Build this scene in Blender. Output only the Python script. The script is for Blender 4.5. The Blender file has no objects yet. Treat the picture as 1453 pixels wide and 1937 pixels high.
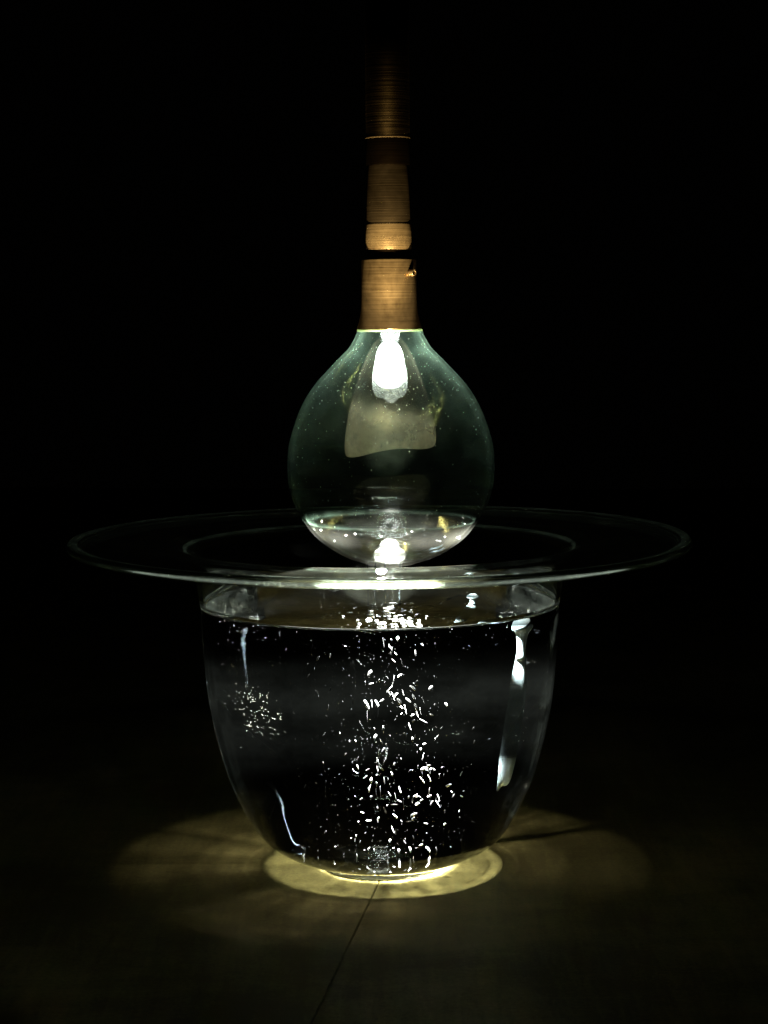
import bpy, bmesh, math, random
from mathutils import Vector, Matrix, Euler, noise as mnoise

sc = bpy.context.scene
R = math.radians
random.seed(11)

# ------------------------------------------------------------------ camera
cam = bpy.data.cameras.new('camera')
cam_o = bpy.data.objects.new('camera', cam)
sc.collection.objects.link(cam_o)
cam.sensor_fit = 'HORIZONTAL'
cam.sensor_width = 36.0
cam.lens = 36.0 * 3720 / 1453
cam.clip_start = 0.05
cam.clip_end = 200.0
cam_o.location = (0, -1.86, 0.538)
cam_o.rotation_euler = (Matrix.Rotation(R(84.0), 3, 'X') @ Matrix.Rotation(R(-0.5), 3, 'Z')).to_euler()
sc.camera = cam_o

# ------------------------------------------------------------------ world, exposure, integrator
w = bpy.data.worlds.new('World')
sc.world = w
w.use_nodes = True
w.node_tree.nodes['Background'].inputs[0].default_value = (1.0, 0.9, 0.75, 1)
w.node_tree.nodes['Background'].inputs[1].default_value = 0.0002
sc.view_settings.view_transform = 'Standard'
sc.view_settings.look = 'None'
sc.view_settings.exposure = 0
sc.view_settings.gamma = 1
cy = sc.cycles
cy.max_bounces = 20
cy.transmission_bounces = 20
cy.glossy_bounces = 10
cy.diffuse_bounces = 2
cy.transparent_max_bounces = 48
cy.caustics_reflective = False
cy.caustics_refractive = True
cy.blur_glossy = 0.0
cy.sample_clamp_direct = 0
cy.sample_clamp_indirect = 40.0
cy.use_denoising = True
cy.use_adaptive_sampling = False

# ------------------------------------------------------------------ lamps (the lit lamp in the flask and added spots for its bounced light)
def spot(name, loc, target, energy, size, radius, blend=0.3, col=(1, 1, 1)):
    L = bpy.data.lights.new(name, 'SPOT')
    L.energy = energy
    L.spot_size = R(size)
    L.spot_blend = blend
    L.shadow_soft_size = radius
    L.color = col
    o = bpy.data.objects.new(name, L)
    sc.collection.objects.link(o)
    o.location = loc
    o.rotation_euler = (Vector(target) - Vector(loc)).to_track_quat('-Z', 'Y').to_euler()
    return o, L

FX, BX = 0.0070, -0.0048          # axis of the hanging flask, axis of the bowl
beam_o, beam = spot('beam', (FX, 0, 0.440), (FX - 0.008, 0, 0), 1600.0, 76, 0.007, 0.5, (1.0, 0.97, 0.90))
beam.cycles.is_caustics_light = True
def photometry(L, profile, gain, nscale, nlo, nhi):
    """hand-shaped angular profile of a lamp: strength by angle off the axis, with striae round the axis"""
    L.use_nodes = True
    lt = L.node_tree
    em = lt.nodes['Emission']
    def M(op, a, b=None):
        n = lt.nodes.new('ShaderNodeMath'); n.operation = op
        for i, v in enumerate((a, b)):
            if v is None: continue
            if isinstance(v, (int, float)): n.inputs[i].default_value = v
            else: lt.links.new(v, n.inputs[i])
        return n.outputs[0]
    tcn = lt.nodes.new('ShaderNodeTexCoord')
    sx = lt.nodes.new('ShaderNodeSeparateXYZ'); lt.links.new(tcn.outputs['Normal'], sx.inputs[0])
    rm = lt.nodes.new('ShaderNodeValToRGB')
    lt.links.new(M('MULTIPLY', M('ARCCOSINE', M('ABSOLUTE', sx.outputs['Z'])), 0.6), rm.inputs[0])
    els = rm.color_ramp.elements
    while len(els) < len(profile): els.new(0.5)
    for el, (p, v) in zip(els, profile):
        el.position = R(p) * 0.6; el.color = (v, v, v, 1)
    az = M('ARCTAN2', sx.outputs['X'], sx.outputs['Y'])
    cx = lt.nodes.new('ShaderNodeCombineXYZ')
    lt.links.new(M('COSINE', az), cx.inputs[0]); lt.links.new(M('SINE', az), cx.inputs[1])
    nz = lt.nodes.new('ShaderNodeTexNoise')
    nz.inputs['Scale'].default_value = nscale; nz.inputs['Detail'].default_value = 7.0; nz.inputs['Roughness'].default_value = 0.78
    lt.links.new(cx.outputs[0], nz.inputs['Vector'])
    mr = lt.nodes.new('ShaderNodeMapRange')
    for i, v in enumerate((0.34, 0.66, nlo, nhi)): mr.inputs[i + 1].default_value = v
    lt.links.new(nz.outputs[0], mr.inputs[0])
    lt.links.new(M('MULTIPLY', M('MULTIPLY', rm.outputs[0], gain), mr.outputs[0]), em.inputs['Strength'])

photometry(beam, [(0, .55), (7.9, .55), (8.9, .06), (9.8, .0040), (12.0, .0021), (16.0, .0015), (17.0, .0017), (17.8, .0003), (18.4, 0.0), (27.4, 0.0),
                  (28.4, .50), (29.8, .50), (31.0, .48), (32.4, 1.4), (34.8, 1.5), (35.6, .3), (36.5, 0.0)], 8.0, 5.0, 0.6, 1.35)
# added spot under the flask, shaped to draw the wide rings on the floor
halo_o, halo = spot('halo', (FX - 0.006, -0.002, 0.2830), (FX - 0.010, 0, 0), 8.0, 150, 0.006, 0.15, (1.0, 0.97, 0.88))
halo.cycles.is_caustics_light = True
photometry(halo, [(0, 0.0), (29.0, 0.0), (32.0, 0.16), (37.0, 0.19), (40.0, 0.27), (42.0, 0.25), (45.0, 0.12), (52.0, 0.08), (58.0, 0.08), (61.0, 0.11), (64.0, 0.07), (68.0, 0.045), (75.0, 0.04)], 0.45, 6.5, 0.20, 1.8)
# added narrow spots at the lamp that whiten the streak built as a rod
for th, az_, e, size in ((24.0, 33.0, 1200.0, 9.0), (14.6, 39.0, 750.0, 3.4)):
    rr_ = 0.184 * math.tan(R(th))
    go, gl_ = spot('glint', (FX, 0, 0.440), (FX + rr_ * math.cos(R(az_)), rr_ * math.sin(R(az_)), 0.256), e, size, 0.004, 0.5, (0.88, 0.96, 1.0))
    gl_.cycles.is_caustics_light = True
# added spots on the brass, standing in for light off water and brim
for dx, e in ((0.0, 14.0),):
    spot('bounce_spot', (FX - 0.006 + dx, -0.200, 0.323), (FX - 0.003, 0, 0.530), e, 30, 0.006, 1.0, (1.0, 0.89, 0.70))
spot('bounce_spot', (FX - 0.006, -0.203, 0.323), (FX - 0.002, 0, 0.650), 44.0, 20, 0.006, 1.0, (1.0, 0.84, 0.55))
for dx, e in ((-0.10, 4.0), (0.10, 2.4)):
    spot('bounce_spot', (FX + dx, -0.215, 0.318), (FX, 0, 0.535), e, 26, 0.008, 1.0, (1.0, 0.84, 0.58))
spot('glare', (FX - 0.010, -0.085, 0.286), (FX - 0.010, -0.170, 0.256), 0.8, 110, 0.003, 0.15, (1.0, 0.96, 0.90))  # added spot that whitens the front waterline
# added spot standing in for light the pool bends on to the brim front
spot('glare', (FX - 0.010, -0.100, 0.330), (FX - 0.012, -0.300, 0.3135), 110.0, 62, 0.004, 0.02, (1.0, 0.98, 0.94))

# ------------------------------------------------------------------ helpers
def tag(o, label=None, cat=None, group=None, kind=None):
    if label: o['label'] = label
    if cat: o['category'] = cat
    if group: o['group'] = group
    if kind: o['kind'] = kind
    return o

def empty(name, loc=(0, 0, 0)):
    o = bpy.data.objects.new(name, None)
    sc.collection.objects.link(o)
    o.location = loc
    return o

def link(name, me, parent=None, loc=(0, 0, 0)):
    o = bpy.data.objects.new(name, me)
    sc.collection.objects.link(o)
    o.location = loc
    if parent: o.parent = parent
    return o

def cr(pts, m=6):
    out = []
    P = [pts[0]] + list(pts) + [pts[-1]]
    for i in range(1, len(P) - 2):
        p0, p1, p2, p3 = P[i - 1:i + 3]
        for s in range(m):
            t = s / m
            v = [0.5 * ((2 * b) + (-a + c) * t + (2 * a - 5 * b + 4 * c - d) * t * t + (-a + 3 * b - 3 * c + d) * t ** 3)
                 for a, b, c, d in zip(p0, p1, p2, p3)]
            v[0] = max(0.0, v[0])
            out.append(tuple(v))
    out.append(tuple(pts[-1]))
    return out

def offset(prof, t):
    out = []
    for i, (r, z) in enumerate(prof):
        a = prof[max(0, i - 1)]
        b = prof[min(len(prof) - 1, i + 1)]
        dx, dz = b[0] - a[0], b[1] - a[1]
        l = math.hypot(dx, dz) or 1
        out.append((max(0.0, r - dz / l * t), z + dx / l * t))
    return out

def lathe_mesh(name, prof, mats, seg=128, closed=False, wob=None, face_mat=None):
    """surface of revolution round z; wob(r, z, angle) -> (r, z) makes hand-blown unevenness"""
    bm = bmesh.new()
    rows = []
    for (r, z) in prof:
        if r < 1e-6:
            rows.append([bm.verts.new((0, 0, z))])
            continue
        row = []
        for k in range(seg):
            a = 2 * math.pi * k / seg
            rr, zz = wob(r, z, a) if wob else (r, z)
            row.append(bm.verts.new((rr * math.cos(a), rr * math.sin(a), zz)))
        rows.append(row)
    n = len(rows)
    for i in range(n if closed else n - 1):
        j = (i + 1) % n
        A, B = rows[i], rows[j]
        if len(A) == 1 and len(B) == 1: continue
        for k in range(seg):
            l = (k + 1) % seg
            if len(A) == 1: f = bm.faces.new((A[0], B[l], B[k]))
            elif len(B) == 1: f = bm.faces.new((A[k], A[l], B[0]))
            else: f = bm.faces.new((A[k], A[l], B[l], B[k]))
            f.smooth = True
            if face_mat: f.material_index = face_mat(i)
    bmesh.ops.recalc_face_normals(bm, faces=bm.faces)
    for e in bm.edges:
        if len(e.link_faces) == 2 and e.calc_face_angle(0.0) > 0.62: e.smooth = False
    me = bpy.data.meshes.new(name)
    bm.to_mesh(me)
    bm.free()
    for m in mats: me.materials.append(m)
    return me

class NT:
    def __init__(s, name):
        s.m = bpy.data.materials.new(name)
        s.m.use_nodes = True
        s.t = s.m.node_tree
        s.t.nodes.clear()
        s.out = s.n('OutputMaterial')
    def n(s, kind, **kw):
        node = s.t.nodes.new('ShaderNode' + kind)
        for k, v in kw.items():
            if k.startswith('_'): setattr(node, k[1:], v)
        return node
    def set(s, node, **kw):
        for k, v in kw.items():
            node.inputs[k.replace('_', ' ')].default_value = v
        return node
    def l(s, a, b): s.t.links.new(a, b)
    def math(s, op, a, b=None, clamp=False):
        n = s.n('Math', _operation=op, _use_clamp=clamp)
        for i, v in enumerate((a, b)):
            if v is None: continue
            if isinstance(v, (int, float)): n.inputs[i].default_value = v
            else: s.l(v, n.inputs[i])
        return n.outputs[0]
    def noise(s, scale, detail=4, rough=0.6, vec=None, dist=0):
        n = s.n('TexNoise')
        n.inputs['Scale'].default_value = scale
        n.inputs['Detail'].default_value = detail
        n.inputs['Roughness'].default_value = rough
        n.inputs['Distortion'].default_value = dist
        if vec is not None: s.l(vec, n.inputs['Vector'])
        return n.outputs[0]
    def ramp(s, fac, stops):
        n = s.n('ValToRGB')
        e = n.color_ramp.elements
        while len(e) < len(stops): e.new(0.5)
        for el, (p, c) in zip(e, stops):
            el.position = p
            el.color = (*c, 1) if isinstance(c, tuple) else (c, c, c, 1)
        s.l(fac, n.inputs[0])
        return n.outputs[0]
    def mapping(s, src, scale=(1, 1, 1)):
        n = s.n('Mapping')
        n.inputs['Scale'].default_value = scale
        s.l(src, n.inputs['Vector'])
        return n.outputs[0]
    def mix(s, fac, a, b):
        n = s.n('MixShader')
        if isinstance(fac, (int, float)): n.inputs[0].default_value = fac
        else: s.l(fac, n.inputs[0])
        s.l(a, n.inputs[1]); s.l(b, n.inputs[2])
        return n.outputs[0]
    def bsdf(s, kind, col=(1, 1, 1), rough=None, **kw):
        n = s.n('Bsdf' + kind)
        n.inputs['Color'].default_value = (*col, 1)
        if rough is not None and 'Roughness' in n.inputs: n.inputs['Roughness'].default_value = rough
        for k, v in kw.items(): n.inputs[k].default_value = v
        return n.outputs[0]
    def done(s, sh):
        s.l(sh, s.out.inputs[0])
        return s.m

# ------------------------------------------------------------------ materials
def mat_dense(name, ior, col=(1, 1, 1)):
    t = NT(name)
    return t.done(t.bsdf('Glass', col, 0.0, IOR=ior))

def mat_thin(name, tint, film_col, film_amt, edge_amt, mott=60.0, fade=((0.19, 0.015), (0.40, 0.35), (0.9, 1.0))):
    """blown glass wall: clear, Fresnel-bright at grazing angles, with a thin dusty scale on it"""
    t = NT(name)
    clear = t.bsdf('Transparent', tint)
    gl = t.bsdf('Glossy', (1, 1, 1), 0.03)
    fr = t.n('LayerWeight'); fr.inputs[0].default_value = 0.5
    a = t.mix(t.math('ADD', t.math('MULTIPLY', t.math('POWER', fr.outputs['Facing'], 5.0), 0.7), 0.03), clear, gl)
    dif = t.bsdf('Diffuse', film_col)
    tr = t.bsdf('Translucent', film_col)
    film = t.mix(0.6, dif, tr)
    lw = t.n('LayerWeight'); lw.inputs[0].default_value = 0.35
    tc = t.n('TexCoord')
    nz = t.noise(mott, 5, 0.65, tc.outputs['Object'])
    nzr = t.ramp(nz, [(0.35, 0.35), (0.7, 1.5)])
    nz2 = t.ramp(t.noise(14, 3, 0.6, tc.outputs['Object']), [(0.35, 0.5), (0.68, 1.3)])
    f = t.math('ADD', t.math('MULTIPLY', t.math('POWER', lw.outputs['Facing'], 2.0), edge_amt), film_amt)  # edge term imitates green light carried in the glass wall
    f = t.math('MULTIPLY', t.math('MULTIPLY', f, nzr), nz2)
    sp = t.n('SeparateXYZ'); t.l(tc.outputs['Object'], sp.inputs[0])
    hgt = t.ramp(t.math('MULTIPLY', sp.outputs['Z'], 4.0), fade)
    return t.done(t.mix(t.math('MULTIPLY', f, hgt, True), a, film))

def mat_emit(name, col, s):
    t = NT(name)
    e = t.n('Emission')
    e.inputs[0].default_value = (*col, 1)
    e.inputs[1].default_value = s
    return t.done(e.outputs[0])

def mat_brass(name, lo, hi, rough, metal=0.8):
    t = NT(name)
    tc = t.n('TexCoord')
    lines = t.noise(1.0, 6, 0.75, t.mapping(tc.outputs['Object'], (6, 6, 900)))
    smear = t.noise(22, 4, 0.65, tc.outputs['Object'], 0.6)
    f = t.math('ADD', t.math('MULTIPLY', lines, 0.5), t.math('MULTIPLY', smear, 0.6))
    col = t.ramp(f, [(0.38, lo), (0.72, hi)])
    b = t.n('BsdfPrincipled')
    b.inputs['Metallic'].default_value = metal
    t.l(col, b.inputs['Base Color'])
    r = t.ramp(lines, [(0.3, rough - 0.08), (0.7, rough + 0.14)])
    t.l(r, b.inputs['Roughness'])
    bp = t.n('Bump'); bp.inputs['Strength'].default_value = 0.2; bp.inputs['Distance'].default_value = 0.0006
    t.l(lines, bp.inputs['Height']); t.l(bp.outputs[0], b.inputs['Normal'])
    return t.done(b.outputs[0])

def mat_floor():
    t = NT('pale_slab')
    tc = t.n('TexCoord')
    P = tc.outputs['Object']
    big = t.noise(5, 6, 0.6, P, 0.4)
    grain = t.noise(260, 4, 0.7, P)
    st1 = t.noise(1.0, 5, 0.7, t.mapping(P, (14, 40, 1)), 0.8)
    st2 = t.noise(1.0, 4, 0.7, t.mapping(P, (70, 7, 1)), 0.7)
    f = t.math('ADD', t.math('MULTIPLY', big, 0.5), t.math('MULTIPLY', grain, 0.26))
    f = t.math('ADD', f, t.math('MULTIPLY', st1, 0.16))
    f = t.math('ADD', f, t.math('MULTIPLY', st2, 0.2))
    col = t.ramp(f, [(0.50, (0.11, 0.088, 0.026)), (0.65, (0.25, 0.202, 0.066)), (0.82, (0.36, 0.295, 0.105))])
    b = t.n('BsdfPrincipled')
    t.l(col, b.inputs['Base Color'])
    b.inputs['Roughness'].default_value = 0.75
    b.inputs['Specular IOR Level'].default_value = 0.2
    bp = t.n('Bump'); bp.inputs['Strength'].default_value = 0.3; bp.inputs['Distance'].default_value = 0.001
    t.l(f, bp.inputs['Height']); t.l(bp.outputs[0], b.inputs['Normal'])
    return t.done(b.outputs[0])

def mat_bubble(name='air_bubble_skin', clear=0.0):
    t = NT(name)
    d = t.bsdf('Diffuse', (0.9, 0.9, 0.95))
    tr = t.bsdf('Translucent', (0.9, 0.9, 0.95))
    g = t.bsdf('Glossy', (1, 1, 1), 0.25)
    sh = t.mix(0.55, t.mix(0.4, d, tr), g)
    return t.done(t.mix(clear, sh, t.bsdf('Transparent')) if clear else sh)

def mat_plain(name, col, rough=0.5):
    t = NT(name)
    b = t.n('BsdfPrincipled')
    b.inputs['Base Color'].default_value = (*col, 1)
    b.inputs['Roughness'].default_value = rough
    return t.done(b.outputs[0])

def mat_film(name, col, amt):
    t = NT(name)
    film = t.mix(0.5, t.bsdf('Diffuse', col), t.bsdf('Translucent', col))
    return t.done(t.mix(amt, t.bsdf('Transparent'), film))

M_flask_wet = mat_thin('flask_glass_wet', (0.95, 0.985, 0.96), (0.75, 0.75, 0.66), 0.00002, 0.0003, 16.0, ((0.0, 1.0), (0.5, 1.0)))
M_flask = mat_thin('flask_glass', (0.93, 0.975, 0.945), (0.46, 0.70, 0.54), 0.016, 0.28)
M_bowl = mat_dense('bowl_glass', 1.34, (0.985, 0.995, 0.985))
M_water = mat_dense('water', 1.333)
def mat_pool(name, share, top=False):
    t = NT(name)
    fr = t.n('LayerWeight'); fr.inputs[0].default_value = 0.5
    if top:
        f = t.math('ADD', t.math('MULTIPLY', t.math('POWER', fr.outputs['Facing'], 5.0), 0.9), 0.02)
        return t.done(t.mix(f, t.bsdf('Transparent'), t.bsdf('Glossy', (1, 1, 1), 0.02)))
    return t.done(t.mix(share, t.bsdf('Transparent'), t.bsdf('Glass', (1, 1, 1), 0.0, IOR=1.333)))
M_lens = mat_pool('flask_water', 0.5)
M_pool_top = mat_pool('flask_water_top', 0, True)
def mat_bowl(name, ior, film_col, base, edge):
    t = NT(name)
    film = t.mix(0.5, t.bsdf('Diffuse', film_col), t.bsdf('Translucent', film_col))
    lw = t.n('LayerWeight'); lw.inputs[0].default_value = 0.4
    tc = t.n('TexCoord')
    pat = t.ramp(t.noise(25, 4, 0.65, tc.outputs['Object']), [(0.35, 0.4), (0.68, 1.4)])
    f = t.math('ADD', t.math('MULTIPLY', t.math('POWER', lw.outputs['Facing'], 2.5), edge), base)  # film imitates lit haze in the water and glow at glass edges
    return t.done(t.mix(t.math('MULTIPLY', f, pat, True), t.bsdf('Glass', (0.985, 0.995, 0.985), 0.0, IOR=ior), film))
M_bowl = mat_bowl('bowl_glass', 1.34, (.62, .67, .66), 0.00014, 0.0032)
M_brim = mat_bowl('brim_glass', 1.45, (.58, .64, .48), 0.0010, 0.03)
M_neck = mat_bowl('bowl_neck_glass', 1.10, (.58, .64, .50), 0.0008, 0.04)
M_rim = mat_bowl('rim_glass', 1.45, (.66, .84, .66), 0.13, 0.24)
M_brass = mat_brass('brushed_brass', (0.06, 0.033, 0.010), (0.48, 0.31, 0.12), 0.33)
M_dark = mat_brass('shade_brass', (0.004, 0.0025, 0.001), (0.012, 0.007, 0.003), 0.5, 1.0)  # near-black brass that paints shade on to the tube
M_tube = mat_brass('tube_brass', (0.035, 0.021, 0.007), (0.28, 0.185, 0.08), 0.28, 0.95)
M_fade = mat_brass('light_fade_brass', (0.03, 0.018, 0.006), (0.42, 0.26, 0.09), 0.18, 1.0)  # tone stands in for the light fading up the tube
M_floor = mat_floor()
M_bub = mat_bubble()
M_bub_faint = mat_bubble('faint_bubble_skin', 0.88)
M_under = mat_plain('dark_subfloor', (0.02, 0.017, 0.012), 0.9)

def receiver(o):
    o.cycles.is_caustics_receiver = True
    return o
def caster(o):
    o.cycles.is_caustics_caster = True
    return o

# ------------------------------------------------------------------ floor: two slabs that meet in a joint
floor = empty('floor')
tag(floor, kind='structure')
def slab(sign):
    # joint runs through (-0.017,-0.129) and (-0.0585,-0.427)
    d = Vector((-0.0413, -0.2974, 0)).normalized()
    n = Vector((-d.y, d.x, 0)) * sign
    o = Vector((-0.0172, -0.1293, 0))
    gap = 0.0005
    bm = bmesh.new()
    L, W, T = 4.0, 4.0, 0.03
    pts = [o + n * gap + d * L, o + n * gap - d * L, o + n * W - d * L, o + n * W + d * L]
    top = [bm.verts.new((p.x, p.y, 0)) for p in pts]
    bot = [bm.verts.new((p.x, p.y, -T)) for p in pts]
    bm.faces.new(top); bm.faces.new(bot[::-1])
    for i in range(4):
        bm.faces.new((top[i], bot[i], bot[(i + 1) % 4], top[(i + 1) % 4]))
    bmesh.ops.recalc_face_normals(bm, faces=bm.faces)
    bmesh.ops.bevel(bm, geom=[e for e in bm.edges if all(abs(v.co.z) < 1e-6 for v in e.verts)], offset=0.0006, segments=2, affect='EDGES')
    me = bpy.data.meshes.new('slab'); bm.to_mesh(me); bm.free()
    me.materials.append(M_floor)
    return receiver(link('slab', me, floor))
slab(1); slab(-1)
bm = bmesh.new()
bmesh.ops.create_grid(bm, x_segments=1, y_segments=1, size=4.2)
me = bpy.data.meshes.new('subfloor'); bm.to_mesh(me); bm.free(); me.materials.append(M_under)
link('subfloor', me, floor, (0, 0, -0.034))

# ------------------------------------------------------------------ glass bowl with a wide flat brim
outer = cr([(0, 0.0052), (.03, 0.0052), (.048, .0052), (.0575, .0055), (.068, .0074), (.0835, .0122), (.1045, .0225), (.1185, .0350), (.1275, .0488),
            (.143, .0797), (.1512, .104), (.1577, .129), (.1627, .1537), (.1662, .1795), (.169, .215), (.1711, .2544),
            (.1755, .284), (.180, .301), (.190, .3095), (.21, .3115), (.25, .312), (.284, .3115), (.290, .3105), (.2938, .3125),
            (.2948, .3160), (.2925, .3195), (.287, .3195), (.281, .3172)], 5)
WL = 0.2560
def wob_bowl(r, z, a):
    k = min(1.0, r / 0.06) * max(0.0, min(1.0, (0.245 - z) / 0.04))
    d = mnoise.noise(Vector((math.cos(a) * 5, math.sin(a) * 5, z * 6))) * 0.0005 * k
    d += mnoise.noise(Vector((math.cos(a) * 22, math.sin(a) * 22, z * 3 + 5))) * 0.00012 * k
    dz = 0.0012 * math.sin(2 * a + 0.6) * max(0.0, (r - 0.2) / 0.1)
    return r + d, z + dz
upper_in = [(.281, .3172), (.25, .3166), (.21, .3160), (.193, .3145), (.1815, .3085), (.1745, .296), (.1700, .280), (.1672, WL + 0.0002)]
upper_in = cr(upper_in, 6)
prof = outer + upper_in[1:]
i_in = len(outer)
bowl_me = lathe_mesh('glass_bowl', prof, [M_bowl, M_brim, M_rim, M_neck], 288, False, wob_bowl, lambda i: 0 if prof[i][1] < WL else 3 if prof[i][1] < .3035 else 2 if prof[i][0] > .2855 or (i >= i_in and .1835 < prof[i][0] < .1868) else 1)  # pale film ring at the bend paints in its bright line
bowl = caster(receiver(link('glass_bowl', bowl_me, None, (BX, 0, 0))))
tag(bowl, 'large clear glass bowl with a wide flat brim, standing on the floor full of water', 'glass bowl')

# water: its top sheet meets the inner wall
r_w = .1674
wat = []
for i in range(41):
    r = r_w * i / 40
    wat.append((r, WL + (0.0016 * math.exp(-(r_w - r) / 0.002) if i else 0)))
def wob_w(r, z, a):
    x, y = r * math.cos(a), r * math.sin(a)
    k = math.exp(-((x - 0.01) ** 2 + (y + 0.03) ** 2) / 0.05 ** 2)
    return r, z + k * 0.0005 * mnoise.noise(Vector((x * 110, y * 110, 2)))
water_me = lathe_mesh('bowl_water', wat, [M_water], 256, False, wob_w)
water = caster(link('bowl_water', water_me, None, (BX, 0, 0)))
link('meniscus', lathe_mesh('meniscus', [(.1660, WL + .0002), (.1668, WL + .0009), (.1672, WL + .0020), (.1674, WL + .0008), (.1670, WL)], [mat_film('meniscus', (.9, .95, .88), 0.35)], 256, True), water)  # white film on the ring paints the glint along the waterline
tag(water, 'clear still water filling the wide brimmed glass bowl', 'water')

glow_pad_me = lathe_mesh('glow_pad', [(0, .0050), (.0470, .0050), (.0505, .0046), (.0582, .0014), (.0585, .0008), (.0575, .0004), (0, .0004)], [mat_film('white_pad', (0.95, 0.93, 0.86), 0.8)], 96)  # white pad added to stand in for the lit floor under the base
glow_pad = receiver(link('glow_pad', glow_pad_me, bowl))

# ------------------------------------------------------------------ brass fitting: tube, ring, collar, screw, lamp
fit = empty('brass_lamp_tube', (FX - 0.0004, 0, 0.5155))
tag(fit, 'tall brown brass tube with stepped joints, its collar gripping the flask neck', 'lamp fitting')
Z0 = 0.5155
def fitpart(name, prof, mat, seg=96, parent=fit, wob=None):
    return link(name, lathe_mesh(name, [(r, z - Z0) for r, z in prof], [mat], seg, False, wob), parent)
collar = fitpart('collar', [(.0250, .5170), (.0285, .5158), (.0303, .5156), (.0306, .5162), (.0299, .5185), (.0284, .5235), (.0272, .5290), (.0264, .5350), (.0260, .5410), (.0258, .5480), (.0257, .5800), (.0254, .5806), (.0210, .5808), (.0200, .5804)], M_brass)
fitpart('shaded_sleeve', [(.0206, .5780), (.0206, .5905), (.0200, .5908)], M_dark)  # dark tone paints the shadow above the collar
fitpart('ring', [(.0200, .5896), (.0212, .5899), (.0214, .5904), (.0214, .6128), (.0212, .6134), (.0205, .6136)], M_brass)
fitpart('lower_tube', [(.0200, .6130), (.0206, .6138), (.0206, .6672), (.0204, .6676)], M_tube)
fitpart('unlit_band', [(.0200, .6674), (.0207, .6678), (.0208, .6915), (.0205, .6925)], M_dark)  # dark section added where the tube is only unlit
fitpart('seam_ring', [(.0200, .6922), (.0209, .6924), (.0210, .6929), (.0209, .6934), (.0200, .6936)], M_brass)
fitpart('upper_tube', [(.0200, .6932), (.0204, .6938), (.0204, 1.15), (.0, 1.15)], M_fade)
# hollow-headed screw on the collar's right front
ang = R(-42)
sx, sy = .0252 * math.cos(ang), .0252 * math.sin(ang)
scr_me = lathe_mesh('screw', [(.0020, .0), (.0031, .0), (.0033, .0012), (.0033, .0058), (.0029, .0064), (.0021, .0064), (.0019, .0058), (.0019, .0015), (0, .0015)], [M_brass], 32)
scr = link('screw', scr_me, collar, (sx, sy, 0.5680 - Z0))
scr.rotation_euler = Vector((math.cos(ang), math.sin(ang), 0)).to_track_quat('Z', 'Y').to_euler()

t = NT('lamp_light')
tc = t.n('TexCoord')
sep = t.n('SeparateXYZ'); t.l(tc.outputs['Object'], sep.inputs[0])
glow = t.ramp(t.math('MULTIPLY', sep.outputs['Z'], -16.0), [(0.17, 0.10), (0.32, 0.7), (0.45, 1.0), (0.68, 0.9), (0.80, 0.16), (0.92, 0.03)])
em_ = t.n('Emission'); em_.inputs[0].default_value = (0.96, 1.0, 0.98, 1)
t.l(t.math('MULTIPLY', glow, 38.0), em_.inputs[1])
M_lamp = t.done(em_.outputs[0])
lamp_me = lathe_mesh('lamp', [(r, z - Z0) for r, z in cr([(0, .5045), (.005, .5040), (.0085, .5010), (.0115, .495), (.0138, .484), (.0140, .474), (.0128, .466), (.008, .4610), (0, .4595)], 4)],
                     [M_lamp], 40)
lamp = link('lamp', lamp_me, fit)
t = NT('lens_glass')
tc = t.n('TexCoord')
fz = t.ramp(t.noise(420, 4, 0.7, tc.outputs['Object']), [(0.35, 0.06), (0.65, 0.30)])
film = t.mix(0.7, t.bsdf('Diffuse', (.85, .9, .85)), t.bsdf('Translucent', (.85, .9, .85)))
M_lenscap = t.done(t.mix(fz, t.bsdf('Transparent'), film))
link('lens', lathe_mesh('lens', [(r, z - Z0) for r, z in cr([(.0146, .482), (.0162, .474), (.0167, .466), (.0162, .459), (.0130, .4525), (.006, .4505), (.0022, .4500), (0, .4499)], 4)], [M_lenscap], 48), lamp)

# bell shaped reflection in the flask, built as a cream film on a shell
t = NT('reflection_film')
tc = t.n('TexCoord')
sep = t.n('SeparateXYZ'); t.l(tc.outputs['Object'], sep.inputs[0])
zz = t.math('MULTIPLY', sep.outputs['Z'], -1.0)                       # metres below the collar
slope = t.math('MULTIPLY', sep.outputs['X'], 0.22)
h = t.math('ADD', t.math('SUBTRACT', zz, slope), t.math('MULTIPLY', t.math('SUBTRACT', t.noise(38, 4, 0.6, tc.outputs['Object']), 0.5), 0.028))
dens = t.ramp(t.math('MULTIPLY', h, 8.0), [(0.1, 0.006), (0.52, 0.008), (0.58, 0.04), (0.70, 0.50), (0.92, 0.85)])
pat = t.ramp(t.noise(70, 5, 0.65, tc.outputs['Object']), [(0.3, 0.5), (0.65, 1.0)])
lw = t.n('LayerWeight'); lw.inputs[0].default_value = 0.3
edge = t.math('MULTIPLY', t.math('POWER', lw.outputs['Facing'], 4.0), 0.07)
fac = t.math('ADD', t.math('MULTIPLY', dens, pat), edge, clamp=True)
film = t.mix(0.55, t.bsdf('Diffuse', (.64, .57, .38)), t.bsdf('Translucent', (.64, .57, .38)))
M_reflection = t.done(t.mix(t.math('MULTIPLY', fac, 1.0), t.bsdf('Transparent'), film))
def wob_bell(r, z, a):
    k = max(0.0, min(1.0, (-z - 0.06) / 0.05))
    rr = r * (1 + 0.035 * math.sin(2 * a + 1.0) * k)
    return rr, z + k * (0.0045 * math.cos(a) + 0.0022 * math.sin(3 * a))
bell = [(.006, .5075), (.012, .5040), (.0185, .494), (.0255, .478), (.0320, .460), (.0370, .442), (.0398, .425), (.0409, .414), (.0410, .4085), (.0406, .4050), (.0400, .4030)]
bell = cr(bell, 5)
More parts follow.
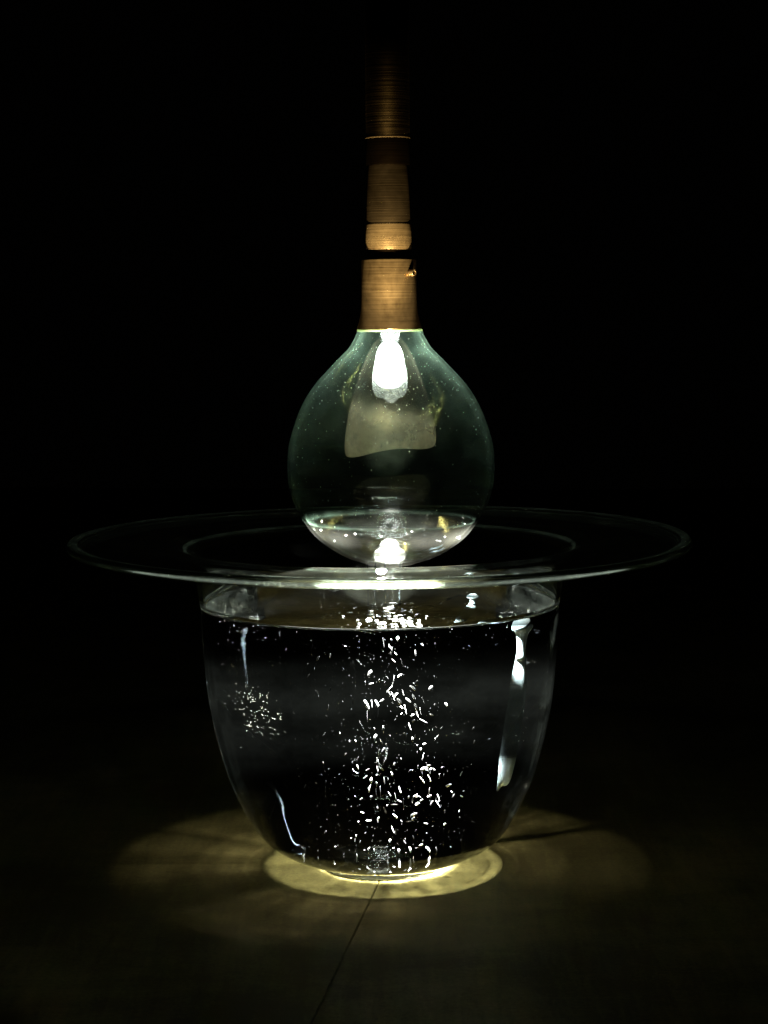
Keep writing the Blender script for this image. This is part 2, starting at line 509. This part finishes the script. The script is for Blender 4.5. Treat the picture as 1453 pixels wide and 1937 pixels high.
link('bell_reflection', lathe_mesh('bell_reflection', [(r, z - Z0) for r, z in bell + offset(bell, 0.0012)[::-1]], [M_reflection], 128, True, wob_bell), fit)

# ------------------------------------------------------------------ glass flask with its water and two spouts
fo = cr([(0, .2905), (.0150, .2920), (.0283, .2950), (.044, .3005), (.0597, .3098), (.0759, .3245), (.0899, .3463), (.0968, .368), (.0981, .3902),
         (.0955, .4117), (.0852, .4408), (.0721, .4623), (.0529, .4837), (.0389, .4981), (.0325, .5090), (.0303, .5150)], 6)
fi = offset(fo, .0028)
FZ = 0.2905
def wob_f(r, z, a):
    k = min(1.0, r / 0.05)
    return r + 0.0006 * k * mnoise.noise(Vector((math.cos(a) * 1.5, math.sin(a) * 1.5, z * 14))), z
flask_prof = [(r, z - FZ) for r, z in fo + fi[::-1]]
flask = link('glass_flask', lathe_mesh('glass_flask', flask_prof, [M_flask, M_flask_wet], 192, False, wob_f, lambda i: 1 if flask_prof[i][1] < 0.0435 else 0), None, (FX, 0, FZ))
tag(flask, 'pear-shaped greenish glass flask hanging from the brass collar above the bowl mouth', 'glass flask')
lip = [(.0262, .5152), (.0300, .5136), (.0308, .5142), (.0309, .5152), (.0300, .5156)]
t = NT('ground_lip')
M_lip = t.done(t.mix(0.4, t.bsdf('Diffuse', (.75, .9, .55)), t.bsdf('Translucent', (.75, .9, .55))))
link('neck_lip', lathe_mesh('neck_lip', [(r, z - FZ) for r, z in lip], [M_lip], 96, True), flask)

nub = cr([(0, .3165), (.005, .3158), (.0090, .3120), (.0105, .3075), (.0140, .3050), (.0152, .3010), (.0135, .2970), (.0090, .2950)], 5)
link('hotspot_nub', lathe_mesh('hotspot_nub', [(r, z - FZ) for r, z in nub], [mat_film('hotspot_film', (.92, .95, .9), 0.0012)], 48), flask, (-.002, 0, 0))  # nub added to make the white hotspot at the flask bottom
M_spout = mat_dense('spout_glass', 1.42)
for (x, y, r) in ((-.0195, -.008, .0040), (.0005, -.010, .0082)):
    p = [(r, -.0420), (r, -.004), (r * 1.1, 0.0015), (r * 1.25, .0050), (r * 0.95, .0050), (r * 0.75, -.002), (r * 0.72, -.0420)]
    link('spout', lathe_mesh('spout', p, [M_spout], 40, True), flask, (x, y, 0.0015))

FW = 0.3340
lens = [(max(0, r - 0.0004) if r else 0, z + 0.0004) for r, z in fi if z < FW]
lens.append((lens[-1][0] + 0.0012, FW))
lens.append((lens[-1][0] * 0.5, FW)); lens.append((0, FW))
fwat = link('flask_water', lathe_mesh('flask_water', [(r, z - FZ) for r, z in lens], [M_lens, M_pool_top], 192, False, None, lambda i: 1 if i >= len(lens) - 3 else 0), None, (FX, 0, FZ))
tag(fwat, 'shallow pool of clear bright water in the bottom of the hanging flask', 'water')

# ------------------------------------------------------------------ caustic streak in the bowl, built as a rod
streak_pts = [(0.0867, 0.05, 0.2453, 0.0024), (0.0869, 0.05, 0.239, 0.0039), (0.087, 0.05, 0.2337, 0.0043), (0.087, 0.05, 0.2301, 0.0039), (0.087, 0.05, 0.227, 0.0029), (0.0869, 0.05, 0.2234, 0.0024), (0.0866, 0.05, 0.212, 0.0019), (0.0862, 0.05, 0.2017, 0.0023), (0.0855, 0.05, 0.1954, 0.0027), (0.0847, 0.05, 0.1852, 0.0037), (0.0839, 0.05, 0.1749, 0.0043), (0.0812, 0.05, 0.1524, 0.0046), (0.078, 0.05, 0.1303, 0.0043), (0.0743, 0.05, 0.1072, 0.0038), (0.0715, 0.05, 0.0931, 0.0028), (0.0691, 0.05, 0.0895, 0.0015), (0.0677, 0.05, 0.0852, 0.0005)]
rp = cr(streak_pts, 4)
bm = bmesh.new()
rows = []
for (x, y, z, r) in rp:
    r *= 1.5
    flat = 0.55 if z < 0.20 else 1.0
    rows.append([bm.verts.new((x + r * math.cos(2 * math.pi * k / 28), y + flat * r * math.sin(2 * math.pi * k / 28), z)) for k in range(28)])
for A, B in zip(rows, rows[1:]):
    for k in range(28):
        f = bm.faces.new((A[k], A[(k + 1) % 28], B[(k + 1) % 28], B[k])); f.smooth = True
bm.faces.new(rows[0]); bm.faces.new(rows[-1][::-1])
bmesh.ops.recalc_face_normals(bm, faces=bm.faces)
me = bpy.data.meshes.new('caustic_streak'); bm.to_mesh(me); bm.free()
t = NT('streak_film')
tc = t.n('TexCoord')
sep = t.n('SeparateXYZ'); t.l(tc.outputs['Object'], sep.inputs[0])
dens = t.ramp(t.math('MULTIPLY', sep.outputs['Z'], 4.0), [(0.34, 0.85), (0.43, 0.7), (0.47, 0.02), (0.68, 0.02), (0.74, 0.5), (0.79, 0.95), (0.925, 0.95), (0.945, 0.03)])  # white film paints the streak's bright neck and tip
lw = t.n('LayerWeight'); lw.inputs[0].default_value = 0.4
film = t.mix(0.35, t.mix(0.6, t.bsdf('Diffuse', (.85, .97, 1)), t.bsdf('Translucent', (.85, .97, 1))), t.bsdf('Glossy', (.9, .97, 1), 0.45))
fac = t.math('ADD', dens, t.math('MULTIPLY', t.math('POWER', lw.outputs['Facing'], 2.0), 0.010), clamp=True)
me.materials.append(t.done(t.mix(fac, t.bsdf('Glass', (.95, 1, .98), 0.0, IOR=1.05), film)))
streak_rod = receiver(link('caustic_streak', me))
tag(streak_rod, 'caustic light streak built as a ball-tipped rod, in the water by the bowl side', 'light streak')

# ------------------------------------------------------------------ bubbles (each one a thing)
DATA = "-551,-330,2260,479,194,4 -510,-321,2150,552,244,25 -396,187,2115,522,166,6 -469,-642,2124,316,156,35 -555,-40,1961,336,99,28 -437,-632,1911,331,112,21 -470,308,1755,612,244,-16 -423,57,1661,559,105,4 -418,380,1541,153,79,-7 -251,-141,1726,520,126,3 -643,111,1597,242,180,-47 -457,-80,1445,360,81,25 -668,-207,1410,277,92,-8 -522,41,1382,245,136,-11 -475,-352,1397,242,129,6 -351,-99,1452,244,157,0 -276,195,1348,286,140,0 -228,16,1373,284,175,0 -229,-115,1324,319,52,0 -285,613,1195,189,189,48 -741,16,1336,176,104,15 -328,-164,1739,152,77,8 -294,45,2230,147,137,-52 -123,-146,1989,736,583,16 -160,-108,1902,485,157,0 -113,-98,1898,445,133,83 -114,567,1751,712,76,0 -149,6,1689,993,391,-21 -105,49,1690,837,116,-4 -67,189,1679,677,284,-15 -58,565,1544,927,94,3 -148,-63,1601,906,52,0 -52,-175,1933,364,138,9 -26,693,1799,417,165,10 -47,-409,1873,377,65,0 -87,-103,1494,233,190,-15 -79,187,1387,548,427,14 -43,639,1297,544,174,-17 -29,-266,1510,763,267,0 -129,-680,1473,819,49,-3 -25,185,2252,1180,48,-6 -32,-146,2208,445,198,-28 -57,-108,1280,921,93,4 -32,129,1281,478,197,18 -39,63,1723,415,103,41 75,81,2300,592,383,0 257,-121,2251,398,277,-20 189,361,2113,667,220,-3 27,421,2386,217,105,82 30,9,2299,344,155,0 31,-127,2205,752,291,-4 14,205,2208,416,100,0 58,134,2142,375,117,-31 110,-291,2099,948,125,-12 28,-129,2150,611,92,-9 42,294,2054,354,103,-40 2,-27,1936,407,154,-31 47,-92,1938,614,106,8 86,59,1945,452,325,44 17,-9,1836,874,185,32 37,-1,1883,729,91,19 231,-541,1952,542,400,8 164,490,1777,644,469,-39 300,56,1828,468,380,19 -15,-245,1914,408,219,8 35,274,1730,883,101,-16 13,86,1782,591,124,-21 111,5,1790,652,109,-11 57,293,1741,471,298,18 67,633,1637,662,535,-21 142,155,1704,611,426,-36 170,444,1701,481,278,-14 178,604,1588,660,413,-10 269,-286,1761,674,74,-16 101,-146,1678,400,308,-19 120,217,1616,971,105,-10 78,-478,1688,1027,84,-3 238,-75,1638,755,76,-8 199,362,1548,683,119,-14 93,292,1571,251,133,30 171,162,1568,404,464,38 204,-531,1611,296,262,55 263,658,1511,293,277,-46 246,154,1522,616,190,-51 151,215,1468,758,125,-13 406,139,1663,461,355,-23 129,-481,1486,370,340,-16 145,-402,1451,966,68,2 188,-341,1425,485,271,0 172,537,1341,421,103,10 192,-233,1390,482,93,9 260,-68,1352,224,269,64 337,-71,1396,209,140,8 338,160,1384,210,136,7 204,140,1321,59,121,0 230,75,1288,322,183,0 225,-353,1302,422,131,0 157,-879,1395,341,149,13 606,47,1462,301,193,23 605,75,1340,352,150,11 554,345,2175,293,119,-39 -458,-29,1195,154,82,-11 -646,-171,1144,137,76,0 -457,115,1065,190,101,0 -626,-435,1016,382,82,20 -222,-292,1183,505,210,-22 -154,-282,1157,359,177,47 -253,81,1110,385,81,-25 -251,586,1051,171,33,42 -219,214,1075,269,125,-78 -158,320,1023,394,179,25 -122,67,1023,571,343,7 -133,78,953,708,175,11 -111,-126,1097,438,52,0 -249,-79,897,120,114,-15 -312,-680,929,187,189,68 -198,-337,899,294,195,51 -192,-360,784,308,219,-70 -137,234,679,388,183,90 -217,186,675,102,196,0 -407,320,588,244,134,23 -342,436,439,157,166,44 -243,-85,570,265,155,0 -238,296,507,434,66,0 -198,548,481,280,180,21 -270,-2,543,183,87,24 -136,304,426,403,189,18 -403,-46,377,206,114,0 -249,-452,397,375,113,0 -608,34,430,304,103,-52 -162,-230,356,347,141,0 -171,30,427,130,39,87 -362,-130,747,88,63,0 -422,90,702,37,41,42 -861,-598,854,144,75,27 -550,584,999,104,53,0 -120,381,845,202,294,58 -66,-98,1198,782,260,0 -42,-255,1163,477,230,-47 -68,1,1123,713,146,-3 44,189,1156,244,185,14 91,119,1207,115,81,0 27,112,1077,418,161,-14 50,-551,1091,697,83,-10 34,-317,1159,445,69,-33 -71,376,1035,189,115,0 -26,67,1011,875,122,-3 -78,-426,1043,431,186,0 -82,-243,956,795,67,-1 -51,-405,981,920,103,-2 -27,-286,942,916,81,9 78,331,907,682,165,-12 56,-62,894,765,84,-10 -7,317,851,94,38,-78 11,53,903,513,51,-31 121,-426,863,1032,71,-2 87,-184,857,410,251,-51 36,650,742,516,165,90 -5,-218,828,211,126,41 -20,-298,797,559,207,-19 -69,351,748,248,170,-10 51,26,722,430,250,-50 -64,-2,708,286,161,14 -68,418,660,275,96,-13 163,-502,927,324,206,12 188,119,880,381,144,49 199,-301,899,539,252,76 233,-400,924,424,80,-68 244,-232,869,325,234,52 189,329,778,376,353,42 181,-40,735,546,477,63 197,-524,746,382,312,43 155,-317,712,430,163,84 82,436,659,207,66,-39 29,293,604,695,127,-18 61,-312,626,620,87,0 112,693,928,307,74,-18 244,-105,1037,739,211,-23 305,-342,1078,783,129,-21 243,-39,1080,571,47,-4 238,268,1096,485,575,52 250,461,1106,241,239,75 273,295,1091,230,195,13 329,-122,1132,276,207,-42 279,-161,1130,219,123,-38 314,-417,1128,287,166,0 160,-21,1118,263,165,49 182,-171,1131,197,81,16 245,70,1232,562,81,11 513,-363,1274,169,124,0 392,-148,1153,203,138,43 381,-252,1090,397,109,0 421,-345,1104,352,94,8 448,-339,1131,354,200,0 550,-292,1100,480,169,24 569,-339,1154,114,91,0 545,163,1113,241,54,-53 586,29,1149,92,104,0 463,-378,1012,547,337,71 439,147,898,248,106,-24 457,82,867,387,144,20 470,418,828,258,159,-41 539,-56,920,133,63,66 590,-60,898,484,98,4 296,-197,951,642,112,1 278,36,879,364,189,57 290,141,802,488,242,21 345,50,859,718,128,-13 357,-73,839,235,145,51 331,162,794,715,68,-29 395,26,747,369,41,0 492,71,750,210,82,21 535,-267,724,143,139,-24 581,59,663,234,96,-54 425,-285,674,273,229,57 272,-242,685,336,249,-69 258,46,578,188,121,0 145,603,520,372,103,-14 7,285,504,365,273,12 -101,1,430,315,213,0 -19,-51,454,411,233,29 64,283,406,467,226,0 31,396,426,168,107,69 101,350,484,435,128,-19 120,-53,531,313,124,0 143,54,440,393,151,0 241,-94,513,281,178,0 230,-82,475,329,300,49 230,-245,454,306,31,-90 197,-71,448,301,47,87 453,-617,487,593,250,0 482,-344,443,173,97,-38 295,122,367,345,177,0 359,-265,423,635,236,-12 253,155,421,577,306,-25 197,-370,383,226,114,-14 -7,-106,384,211,109,-13 148,113,418,519,208,0 133,-297,410,141,100,0 522,-205,358,457,268,63 51,708,449,408,145,-16"
def blob_mesh(name, seed, sub=2, mat=None):
    bm = bmesh.new()
    bmesh.ops.create_icosphere(bm, subdivisions=sub, radius=0.5)
    for v in bm.verts:
        d = v.co.normalized()
        v.co += d * 0.06 * mnoise.noise(d * 1.7 + Vector((seed * 3.1, 0, 0)))
    for f in bm.faces: f.smooth = True
    me = bpy.data.meshes.new(name); bm.to_mesh(me); bm.free()
    me.materials.append(mat or M_bub)
    return me
blobs = [blob_mesh('air_bubble', s) for s in range(5)]
faint = [blob_mesh('faint_bubble', s, 2, M_bub_faint) for s in range(3)]
for i, tok in enumerate(DATA.split()):
    x, y, z, L, Wd, a = [float(v) for v in tok.split(',')]
    o = receiver(link('air_bubble', faint[i % 3] if (i * 7) % 10 < 3 else blobs[i % 5], None, (x / 1e4, y / 1e4, z / 1e4)))
    o.scale = (Wd * 0.58e-5, Wd * 0.58e-5, L * 1.0e-5)
    o.rotation_euler = (0, R(a), 0)
    asp = L / Wd
    shape = 'needle-thin' if asp > 5 else 'long slim' if asp > 3 else 'oval' if asp > 1.5 else 'round'
    size = 'tiny ' if L < 170 else 'large ' if Wd > 260 or L > 560 else ''
    aa = (a + 90) % 180 - 90
    lean = '' if shape == 'round' else 'upright ' if abs(aa) < 12 else 'flat-lying ' if abs(aa) > 62 else 'right-leaning ' if aa > 0 else 'left-leaning '
    h = z / 1e4
    zone = 'just under the water surface' if h > .215 else 'in the upper third of the water' if h > .165 else 'at mid depth of the water' if h > .105 else 'low in the water' if h > .05 else 'near the bowl bottom'
    dx = x / 1e4 - FX
    side = 'far left of the spouts' if dx < -.045 else 'left of the spouts' if dx < -.018 else 'below the spouts' if dx < .012 else 'right of the spouts' if dx < .045 else 'towards the caustic streak'
    tag(o, f'{size}{lean}{shape} bubble {zone}, {side}', 'bubble', 'air bubbles in the bowl water')

DROPS = [(-0.0323, -0.0597, 0.0031, 0.00048), (-0.0379, -0.0851, 0.00103, 0.00076), (-0.0128, -0.0565, 0.00275, 0.00103), (-0.0134, -0.0823, 0.00379, 0.00155), (-0.0145, -0.1073, 0.0031, 0.00103), (0.0034, -0.0375, 0.00551, 0.00086), (0.0013, -0.0594, 0.00379, 0.00103), (0.0039, -0.0896, 0.00172, 0.00138), (0.0099, -0.0899, 0.00206, 0.00103), (0.0091, -0.1066, 0.0031, 0.00103), (0.0156, -0.111, 0.00344, 0.00103), (0.022, -0.1196, 0.0031, 0.00103), (0.022, -0.0969, 0.00172, 0.00069), (0.0307, -0.1119, 0.00172, 0.00048), (0.0297, -0.1301, 0.00206, 0.00086), (0.0242, -0.0586, 0.00241, 0.00048), (-0.0027, -0.1304, 0.00482, 0.00138), (-0.0073, -0.1118, 0.00206, 0.00069), (0.0096, -0.1351, 0.00172, 0.00086), (0.0161, -0.1294, 0.00206, 0.00069), (-0.0228, -0.1293, 0.0012, 0.00086), (-0.0244, -0.1068, 0.00086, 0.00052), (-0.0421, -0.0613, 0.00103, 0.00052), (0.0063, -0.1329, 0.00138, 0.00052), (0.0371, -0.0998, 0.00041, 0.00041), (-0.0054, -0.0827, 0.00103, 0.00052)]
for i, (x, y, hl, hw) in enumerate(DROPS):
    o = receiver(link('floating_bubble', blobs[i % 5], None, (x, y, WL + hw * 0.6)))
    o.scale = (2 * hl, 2 * hw * 2.2, 1.7 * hw)
    o.rotation_euler = (0, 0, random.uniform(-.6, .6))
    size = 'long' if hl > .0033 else 'tiny' if hl < .0013 else 'small'
    side = 'left of both spouts' if x < -.025 else 'by the thin spout' if x < -.009 else 'by the thick spout' if x < .011 else 'right of both spouts'
    near = 'close to the front waterline' if y < -.115 else 'midway to the front waterline' if y < -.075 else 'close in front of the spouts'
    tag(o, f'{size} foam fleck {side}, {near}', 'bubble', 'foam flecks on the water surface')

# ------------------------------------------------------------------ uncountable specks
def specks(name, pts, sizes, mat, label, parent=None, stretch=None):
    vs, fs = [], []
    T = [(1, 0, 0), (-1, 0, 0), (0, 1, 0), (0, -1, 0), (0, 0, 1), (0, 0, -1)]
    F = [(0, 2, 4), (2, 1, 4), (1, 3, 4), (3, 0, 4), (2, 0, 5), (1, 2, 5), (3, 1, 5), (0, 3, 5)]
    for p, s in zip(pts, sizes):
        b = len(vs)
        q = Euler((random.uniform(-.7, .7), random.uniform(-.7, .7), 0)).to_matrix()
        st = stretch() if stretch else 1.0
        for t_ in T:
            v = q @ Vector((t_[0] * s, t_[1] * s, t_[2] * s * st))
            vs.append((p[0] + v.x, p[1] + v.y, p[2] + v.z))
        fs += [tuple(b + k for k in f) for f in F]
    me = bpy.data.meshes.new(name); me.from_pydata(vs, [], fs); me.materials.append(mat)
    o = receiver(link(name, me, parent))
    tag(o, label, None, None, 'stuff')
    return o

def bowl_r(z):
    for (r0, z0), (r1, z1) in zip(outer, outer[1:]):
        if z0 <= z <= z1 and z1 > z0: return r0 + (r1 - r0) * (z - z0) / (z1 - z0)
    return 0.17
pts, sz = [], []
while len(pts) < 3000:
    z = random.uniform(.008, .250)
    r = .115 * math.sqrt(random.random()); a = random.uniform(0, 2 * math.pi)
    if r < bowl_r(z) - .012:
        pts.append((BX + r * math.cos(a), r * math.sin(a), z)); sz.append(random.uniform(.00008, .00022))
M_mote = mat_film('mote', (.8, .8, .85), 0.05)
specks('drifting_specks', pts, sz, M_mote, 'fine pale dust drifting all through the water of the bowl', None, lambda: random.uniform(1, 6))
# pin-head bubbles clinging inside the wall
pts, sz = [], []
def cling(cx, cz, dx, dz, n, s=0.00038):
    for _ in range(n):
        x = random.gauss(cx, dx); z = random.gauss(cz, dz)
        r = bowl_r(z) - .006
        yy = r * r - (x - BX) ** 2
        if yy <= 0 or z > .25: continue
        pts.append((x, -math.sqrt(yy), z)); sz.append(s * random.uniform(.5, 1.1))
cling(-.122, .190, .012, .010, 110); cling(-.108, .166, .010, .010, 60); cling(-.127, .214, .010, .002, 30, .0004)
cling(.052, .160, .010, .006, 22, .0003); cling(-.010, .150, .006, .006, 8, .0003); cling(.118, .16, .006, .012, 9, .0003); cling(.125, .215, .008, .004, 15, .0003)
for k in range(50):
    x = -.150 + k * .0011 + random.gauss(0, .0006); z = .233 - .0002 * k + random.gauss(0, .0004)
    yy = (bowl_r(z) - .006) ** 2 - (x - BX) ** 2
    if yy > 0: pts.append((x, -math.sqrt(yy), z)); sz.append(.00022)
specks('clinging_bubbles', pts, sz, mat_plain('pin_bubble', (.9, .9, .76), .4), 'pin-head bubbles clinging in clusters to the bowl wall')
# seeds and grit in the flask glass
def flask_r(z, prof=fi):
    best = 0.09
    for (r0, z0), (r1, z1) in zip(prof, prof[1:]):
        if z1 > z0 and z0 <= z <= z1: return r0 + (r1 - r0) * (z - z0) / (z1 - z0)
    return best
pts, sz = [], []
for _ in range(360):
    z = random.choice((random.uniform(.32, .51), random.gauss(.455, .02), random.gauss(.35, .02)))
    if not .30 < z < .512: continue
    a = random.uniform(0, 2 * math.pi) if random.random() < .4 else random.gauss(-math.pi / 2, .8)
    r = flask_r(z) - .0006
    pts.append((r * math.cos(a), r * math.sin(a), z - FZ)); sz.append(random.choice((.00018, .00025, .00025, .0004, .00055)))
specks('glass_seeds', pts, sz, mat_plain('seed', (.55, .60, .50), .4), None, flask, lambda: random.uniform(.8, 2.0))

# ------------------------------------------------------------------ the scene's unit is the decimetre
S = 10.0
sc.unit_settings.system = 'METRIC'
sc.unit_settings.scale_length = 1.0 / S
for o in sc.objects:
    if o.parent: continue
    o.location = o.location * S
    if o.type in ('MESH', 'EMPTY'): o.scale = o.scale * S
    elif o.type == 'LIGHT':
        o.data.shadow_soft_size *= S
        o.data.energy *= S * S
